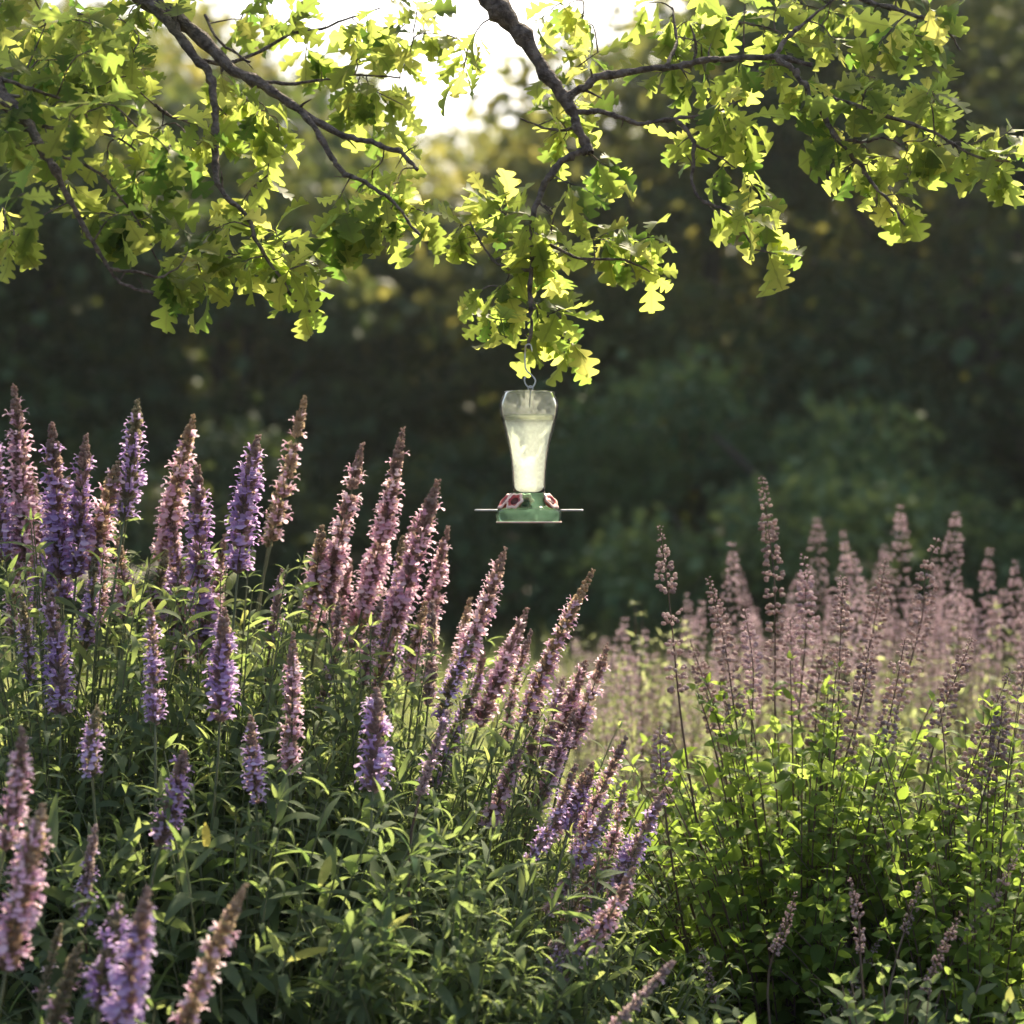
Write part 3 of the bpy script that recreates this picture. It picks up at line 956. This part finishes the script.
def petals(n=6):
    """funnel flower of n petals, opening along +Y, unit radius"""
    V, Q = [], []
    S = n * 4
    for (rr, y) in ((.30, -.12), (.42, .05), (.72, .16), (1.0, .10), (.98, .02), (.5, -.35)):
        for i in range(S):
            th = 2 * math.pi * i / S
            lob = 1 - (.22 * (.5 - .5 * math.cos(n * th)) if rr > .6 else 0)
            V.append((math.cos(th) * rr * lob, y, math.sin(th) * rr * lob))
    for r_ in range(5):
        for i in range(S):
            j = (i + 1) % S
            Q.append((r_ * S + i, r_ * S + j, (r_ + 1) * S + j, (r_ + 1) * S + i))
    return np.array(V), np.array(Q)


PET = petals()
HOLE = revolve([(.0, .02), (.02, .40), (-.2, .42), (-.5, .24)], 16)
for deg in (236, 200, 328, 100, 30):
    th = R(deg)
    o = np.array([math.cos(th) * 25.5 * fp, math.sin(th) * 25.5 * fp, (523 - 501.5) * fp])
    dirv = unit(np.array([math.cos(th), math.sin(th), .75]))
    mb = MB()
    mb.inst(PET, frames(dirv[None], UP[None]), o[None], np.array([[10.8 * fp, 11 * fp, 10.8 * fp]]), 0)
    Vv, Qq = PET
    po = mb.build("flower_port", [M["petal_rim"], M["red"]], feeder)
    S = 24
    mi = np.zeros(len(po.data.polygons), np.int32)
    mi[:S * 2] = 1
    mi[S * 4:] = 1
    po.data.polygons.foreach_set("material_index", mi)
    mb = MB()
    mb.inst(HOLE, frames(dirv[None], UP[None]), (o + dirv * .2 * fp)[None], np.array([[11 * fp, 11 * fp, 11 * fp]]), 0)
    mb.build("port_hole", M["dark_red"], po)
for sgn in (-1, 1):
    mb = MB()
    x0, x1, hw, zz = 31.5, 53.5, 3.0, (523 - 510.3) * fp
    pts = [(x0, -hw), (x0 + 8, -hw), (x1 - 3, -hw), (x1 - .6, -hw * .6), (x1, 0), (x1 - .6, hw * .6), (x1 - 3, hw), (x0 + 8, hw), (x0, hw)]
    mb.tube(smooth_line([(sgn * p[0] * fp, p[1] * fp, zz) for p in pts], 50), 1.1 * fp, 6)
    mb.build("perch", M["metal"], feeder)
mb = MB()
a = np.linspace(0, 2 * np.pi, 25)
mb.tube(np.stack([np.cos(a) * 2.4 * fp + 1.5 * fp, np.zeros(25), np.sin(a) * 2.4 * fp + (523 - 388.4) * fp], 1), .6 * fp, 6, cap=False)
mb.tube(np.array([(1.5, 0, 132.5), (1.3, 0, 128), (.6, 0, 116)]) * fp, .6 * fp, 6)
mb.build("hanger", M["metal"], feeder)

hk = MB()
hp = [(532, 352), (530.5, 345), (526, 345.5), (525.2, 352), (525.0, 358), (525.2, 366), (527, 371), (531, 374.5), (534.8, 379), (535.2, 383), (532.5, 387), (529, 387.4), (525.5, 384), (524.5, 379.5), (525.8, 376.5)]
pts = [W(p[0], p[1], FD) + np.array([0, (-.004 if i < 3 else 0), 0]) for i, p in enumerate(hp)]
ho = W(530, 388, FD)
hk.tube(smooth_line(pts, 70), .85 * fp, 6)
hook = hk.build("s_hook", M["metal"], None, ho)
tag(hook, "thin curled steel hook holding the feeder under the oak twig", "hook")

# ------------------------------------------------------------------ purple sage plants on the left
GS = "purple sage plants in the left bed"


def sage_plant(label, cxp, depth, spikes, foliage, group=GS, name="sage_plant", more=()):
    """foliage: dict for leafy(); spikes: (tip, base, width, style[, depth offset])"""
    loc = np.array([(cxp - 512) * PX * depth, depth, 0.0])
    p = thing(name, label, "plant", loc, group)
    spikes = list(spikes)
    for (x0, x1, y0, y1, n_, lean) in more:          # thinner stalks between the large ones
        for q in range(n_):
            bx, ty, ln = RNG.uniform(x0, x1), RNG.uniform(y0, y1), RNG.uniform(55, 115)
            spikes.append(((bx + lean * ln * RNG.uniform(.5, 1.3), ty), (bx, ty + ln), RNG.uniform(20, 30), 'PNNKVPTD'[RNG.integers(8)], RNG.uniform(-.05, .14), RNG.uniform(-.05, .05)))
    for s in spikes:
        tip, base, wid, st = s[:4]
        dd = depth + (s[4] if len(s) > 4 else 0)
        gp = loc + np.array([RNG.uniform(-.09, .09) + .35 * ((base[0] - cxp) * PX * depth), RNG.uniform(-.09, .09) + (dd - depth) * .5, 0])
        sage_spike(p, base, gp, tip, wid, st, dd, bend=s[5] if len(s) > 5 else 0)
    for f in foliage:
        leafy(p, (loc[0] + f.get("dx", 0), loc[1] + f.get("dy", 0)), f["rx"], f["ry"], f["z"], f["n"], None, f.get("tm", LANCE), f["ls"],
              M[f.get("mat", "sage_leaf")], M[f.get("stem", "stem_green")], f.get("start", .25), f.get("pairs", 11), f.get("lean", (0, 0)),
              f.get("dome", .4), f.get("tint", (.4, .25)), f.get("extra"))
    return p


sage_plant("tall purple sage at the left picture edge, topped by violet spikes", 70, 3.15,
           [((14, 388), (25, 560), 36, 'N'), ((52, 425), (62, 600), 46, 'P', -.06), ((86, 437), (76, 575), 36, 'P'), ((117, 465), (92, 570), 38, 'K', .08),
            ((137, 402), (124, 520), 34, 'V', .04), ((50, 592), (60, 712), 38, 'P', -.28), ((-8, 430), (4, 560), 38, 'P', .1), ((30, 470), (35, 570), 32, 'K', .1),
            ((97, 560), (90, 640), 26, 'V', .05), ((68, 480), (48, 590), 34, 'P', .1), ((22, 600), (30, 680), 28, 'V', -.1), ((118, 540), (128, 620), 28, 'K', .1)],
           [dict(rx=.44, ry=.40, z=1.27, n=215, ls=.088, pairs=16, dome=.25)], more=[(0, 130, 500, 570, 7, .12)])
sage_plant("purple sage with the thickest violet spike, right of the left edge plant", 215, 3.2,
           [((193, 418), (165, 552), 36, 'K', .06), ((198, 468), (208, 655), 50, 'P', -.06), ((258, 437), (238, 572), 40, 'P'), ((305, 397), (272, 540), 32, 'T', .02),
            ((150, 605), (155, 722), 32, 'P', -.36), ((225, 612), (220, 720), 38, 'P', -.36), ((282, 572), (270, 648), 26, 'D'), ((176, 480), (160, 560), 30, 'K', .12), ((172, 520), (180, 610), 30, 'P', .08), ((190, 570), (200, 660), 28, 'D', .05), ((285, 470), (268, 545), 24, 'G', .1)],
           [dict(rx=.44, ry=.40, z=1.24, n=215, ls=.086, pairs=16, dome=.25)], more=[(140, 290, 490, 580, 7, .15)])
sage_plant("purple sage with tall pink spikes, left of the hanging feeder", 370, 3.25,
           [((322, 527), (310, 610), 30, 'K'), ((362, 445), (325, 595), 32, 'N', .04), ((403, 430), (362, 610), 34, 'N', -.03), ((437, 483), (393, 625), 38, 'N'),
            ((378, 545), (350, 650), 30, 'K', .05), ((293, 635), (290, 772), 32, 'N', -.38), ((376, 690), (373, 790), 42, 'P', -.42), ((432, 602), (428, 705), 30, 'B'),
            ((345, 520), (330, 610), 26, 'B', .08), ((410, 555), (395, 640), 26, 'K', .05), ((400, 620), (375, 690), 26, 'T', .05), ((350, 560), (335, 640), 30, 'N', .1), ((385, 520), (370, 600), 28, 'K', .12), ((415, 520), (400, 610), 28, 'N', .08)],
           [dict(rx=.42, ry=.40, z=1.12, n=200, ls=.082, pairs=15, dome=.28)], more=[(300, 430, 520, 610, 10, .25)])
sage_plant("pink flowered sage leaning right below the hanging feeder", 490, 3.15,
           [((505, 550), (455, 680), 34, 'N'), ((527, 610), (478, 725), 36, 'N'), ((592, 572), (522, 722), 34, 'K', 0, -.02), ((607, 648), (570, 748), 34, 'N'),
            ((447, 712), (420, 795), 28, 'D', -.34), ((520, 752), (488, 825), 32, 'N', -.1), ((540, 695), (530, 770), 26, 'D'), ((470, 600), (450, 690), 26, 'K', .1),
            ((560, 745), (545, 790), 24, 'B')],
           [dict(rx=.38, ry=.34, z=.98, n=195, ls=.076, pairs=14, lean=(.02, 0), dome=.35)], more=[(430, 560, 620, 720, 9, .4)])
sage_plant("low sage with bright purple spikes leaning into the gap between the beds", 560, 2.85,
           [((592, 765), (543, 845), 28, 'N', .05), ((626, 738), (576, 852), 30, 'N', .08), ((664, 792), (612, 890), 30, 'P'), ((632, 872), (585, 950), 30, 'N', -.1), ((612, 905), (552, 990), 30, 'P', -.08), ((640, 840), (606, 905), 24, 'K', .06),
            ((577, 868), (548, 915), 24, 'N'), ((560, 940), (545, 1000), 26, 'P', -.1)],
           [dict(rx=.33, ry=.30, z=.76, n=190, ls=.064, start=.2, pairs=14)], more=[(520, 600, 760, 880, 6, .5)])
big = []
for (px_, py_, dx, dz, sz, c, ti) in ((205, 822, .12, -1, .070, .95, 2), (330, 855, -.25, -1, .070, .91, 1), (275, 855, .15, -1, .095, .3, 1), (312, 965, .05, -1, .10, .15, 1),
                                      (405, 880, .3, -1, .09, .3, 1), (245, 835, -.2, -1, .07, .3, 0), (130, 850, -.4, -1, .08, .2, 1),
                                      (300, 890, -.1, -1, .08, .2, 4), (180, 900, .1, -1, .09, .1, 1), (420, 830, .25, -1, .08, .35, 4)):
    big.append((W(px_, py_, 2.62 if c > .9 else 2.82), (dx, -.12, dz), (.2, -.9, .2), sz, c, ti))
for q in range(0):
    px_, py_ = RNG.uniform(40, 500), RNG.uniform(800, 1030)
    if py_ < 860:
        py_ = 1010 - RNG.uniform(0, 100)
    big.append((W(px_, py_, RNG.uniform(2.68, 2.85)), (RNG.normal(0, .35), RNG.uniform(-.5, .1), -RNG.uniform(.6, 1)), (RNG.normal(0, .3), -.9, .35), RNG.uniform(.065, .11),
                RNG.uniform(.0, .2), int(RNG.integers(0, 5))))
sage_plant("shaded sage with large drooping leaves and one yellow leaf in front of the purple bed", 230, 2.80,
           [((97, 710), (92, 775), 30, 'V', -.14), ((184, 752), (160, 845), 40, 'P', -.16), ((251, 718), (256, 802), 32, 'P', -.14), ((95, 828), (85, 925), 28, 'D', -.1)],
           [dict(rx=.60, ry=.30, z=.92, n=170, ls=.118, pairs=12, dome=.25, tint=(.3, .2), extra=big)])
sage_plant("low leafy sage in front of the leaning pink spikes", 430, 2.75, [],
           [dict(rx=.34, ry=.26, z=.82, n=110, ls=.085, pairs=13, dome=.3, tint=(.35, .2))])
sage_plant("pale pink sage spikes close to the camera at the lower left edge", 5, 2.42,
           [((22, 730), (4, 850), 42, 'N'), ((42, 808), (6, 970), 54, 'K', -.05)],
           [dict(rx=.13, ry=.13, z=.72, n=14, ls=.07, tint=(.3, .2))], group="sage plants nearest the camera")
sage_plant("purple and cream sage spikes close to the camera near the lower left corner", 125, 2.42,
           [((147, 892), (118, 1030), 52, 'P', -.05), ((120, 898), (100, 1010), 38, 'V', .05), ((244, 888), (180, 1040), 46, 'T'), ((80, 945), (45, 1050), 40, 'G', .05),
            ((60, 928), (40, 1000), 24, 'G', .1)],
           [dict(rx=.20, ry=.13, z=.68, n=18, ls=.07, tint=(.3, .2))], group="sage plants nearest the camera")
sage_plant("single brown budded sage stalk at the bottom edge right of centre", 600, 2.5,
           [((672, 963), (600, 1040), 26, 'B')],
           [dict(rx=.14, ry=.12, z=.50, n=10, ls=.05, tint=(.3, .2))], group="sage plants nearest the camera")

# ------------------------------------------------------------------ brown seed-head sage on the right
GB = "seed head sage plants in the right bed"


def brown_plant(label, cxp, depth, spikes, foliage, far=False, style='R', wid=None):
    loc = np.array([(cxp - 512) * PX * depth, depth, 0.0])
    p = thing("seed_head_sage", label, "plant", loc, GB)
    for s in spikes:
        tip, base, w = s[:3]
        dd = depth + (s[3] if len(s) > 3 else 0)
        gp = loc + np.array([RNG.uniform(-.07, .07) + .3 * ((base[0] - cxp) * PX * depth), RNG.uniform(-.07, .07), 0])
        seed_spike(p, base, gp, tip, w, s[4] if len(s) > 4 else style, dd, far)
    for f in foliage:
        leafy(p, (loc[0] + f.get("dx", 0), loc[1] + f.get("dy", 0)), f["rx"], f["ry"], f["z"], f["n"], None, f.get("tm", OVATE), f["ls"],
              M[f.get("mat", "lime_leaf")], M[f.get("stem", "stem_brown")], f.get("start", .25), f.get("pairs", 11), f.get("lean", (0, 0)),
              f.get("dome", .4), f.get("tint", (.5, .25)), f.get("extra"))
    return p


brown_plant("bushy lime green sage carrying the tallest brown seed stalk, right of centre", 800, 3.25,
            [((762, 478), (775, 700), 27, 0, 'B'), ((660, 528), (678, 690), 24, 0, 'B'), ((708, 578), (735, 715), 25, 0, 'B'), ((804, 558), (800, 700), 27, .1, 'R'),
             ((843, 578), (838, 720), 27, .05, 'B'), ((937, 540), (900, 700), 28, .05, 'B'), ((886, 560), (862, 690), 27, .1, 'B'), ((690, 640), (715, 730), 22, 0, 'B'),
             ((660, 725), (664, 800), 24, -.1, 'B'), ((745, 610), (752, 720), 24, .1, 'R'), ((870, 640), (845, 760), 24, -.05, 'B'), ((790, 620), (800, 720), 24, .1, 'R'),
             ((905, 640), (885, 740), 26, -.1, 'B'), ((825, 640), (815, 745), 24, 0, 'B')],
            [dict(rx=.48, ry=.40, z=1.0, n=350, ls=.051, pairs=17, dome=.35)])
brown_plant("leafy green sage with leaning brown stalks at the right edge of the right bed", 975, 3.05,
            [((1010, 672), (955, 815), 26, 0, 'B'), ((1003, 700), (985, 790), 24, .05, 'B'), ((972, 640), (930, 760), 26, .1, 'B'), ((1030, 640), (1010, 780), 26, .1, 'B')],
            [dict(rx=.38, ry=.36, z=.95, n=240, ls=.047, pairs=16)])
brown_plant("dark low sage with dull dried stalks in the shade of the lower right corner", 900, 2.65,
            [((935, 860), (905, 930), 14, .12, 'B'), ((880, 940), (840, 1010), 14, .12, 'B'), ((1020, 850), (965, 940), 14, .12, 'B'), ((795, 895), (775, 950), 14, .12, 'B'),
             ((700, 950), (715, 1000), 14, .12, 'B'), ((960, 915), (925, 990), 14, .12, 'B'), ((850, 880), (860, 950), 14, .12, 'B')],
            [dict(rx=.52, ry=.26, z=.60, n=150, ls=.058, pairs=14, mat="sage_leaf", tint=(.25, .2), dome=.3)])  # duller leaf and lowered tint put this corner's shade into the colour
rear = [  # label, px, depth, tips
    ("blurred pink seed stalks just right of the gap between the beds", 640, 4.3, [(625, 620), (645, 632), (612, 650), (655, 655), (600, 665)]),
    ("blurred rose stalks behind the short stalk left of the tallest one", 705, 4.6, [(687, 595), (702, 602), (732, 545), (718, 640), (672, 640)]),
    ("blurred rose stalks standing left of the tallest brown stalk", 742, 5.2, [(740, 575), (755, 610), (728, 630), (765, 640)]),
    ("blurred rose stalks standing right of the tallest brown stalk", 815, 4.6, [(817, 520), (800, 575), (830, 600), (790, 600), (812, 640)]),
    ("blurred pair of thick rose stalks in the middle of the right bed", 850, 4.2, [(843, 533), (853, 555), (832, 590), (868, 600)]),
    ("blurred slender rose stalk rising high right of the middle of the bed", 900, 5.0, [(900, 507), (885, 548), (912, 590), (890, 610)]),
    ("blurred rose stalks under the highest stalk near the right edge", 955, 4.6, [(956, 514), (935, 560), (945, 600), (968, 590), (925, 620)]),
    ("blurred rose stalks cut by the right picture edge", 1000, 4.4, [(990, 550), (1015, 562), (1003, 590), (978, 610), (1030, 580)]),
    ("pale blurred stalks far back at the left end of the right bed", 590, 5.6, [(575, 640), (590, 655), (560, 660), (605, 640)]),
]
for (lab, cx, dd, tips) in rear:
    sp = []
    for (tx, ty) in tips:
        ln = RNG.uniform(105, 165)
        sp.append(((tx, ty), (tx + RNG.uniform(-12, 14), ty + ln), RNG.uniform(22, 29), RNG.uniform(-.25, .25)))
    for q in range(5):
        tx = cx + RNG.uniform(-48, 48)
        ty = max(t[1] for t in tips) + RNG.uniform(-35, 45)
        sp.append(((tx, ty), (tx + RNG.uniform(-18, 12), ty + RNG.uniform(80, 130)), RNG.uniform(20, 27), RNG.uniform(-.3, .3)))
    brown_plant(lab, cx, dd, sp,
                [dict(rx=.30, ry=.30, z=CAMZ - (622 - 512) * PX * dd, n=95, ls=.055, mat="pale_leaf", tm=LANCE, pairs=10)], far=True)

# ------------------------------------------------------------------ hazy air
mb = MB()
x0, x1, y0, y1, z0, z1 = -74., 74., -44., 94., -1.2, 12.5
V = [(x, y, z) for z in (z0, z1) for y in (y0, y1) for x in (x0, x1)]
mb.add(V, [(0, 2, 3, 1), (4, 5, 7, 6), (0, 1, 5, 4), (2, 6, 7, 3), (0, 4, 6, 2), (1, 3, 7, 5)])
hm, nt, out = new_mat("haze")
pv = nt.nodes.new("ShaderNodeVolumePrincipled")
pv.inputs["Color"].default_value = (.80, .93, .95, 1)
pv.inputs["Density"].default_value = .0006
pv.inputs["Anisotropy"].default_value = .55
nt.links.new(pv.outputs[0], out.inputs["Volume"])
hz = mb.build("haze", hm, smooth=False)
tag(hz, "thin warm haze in the air between the beds and the trees", "haze", kind="stuff")
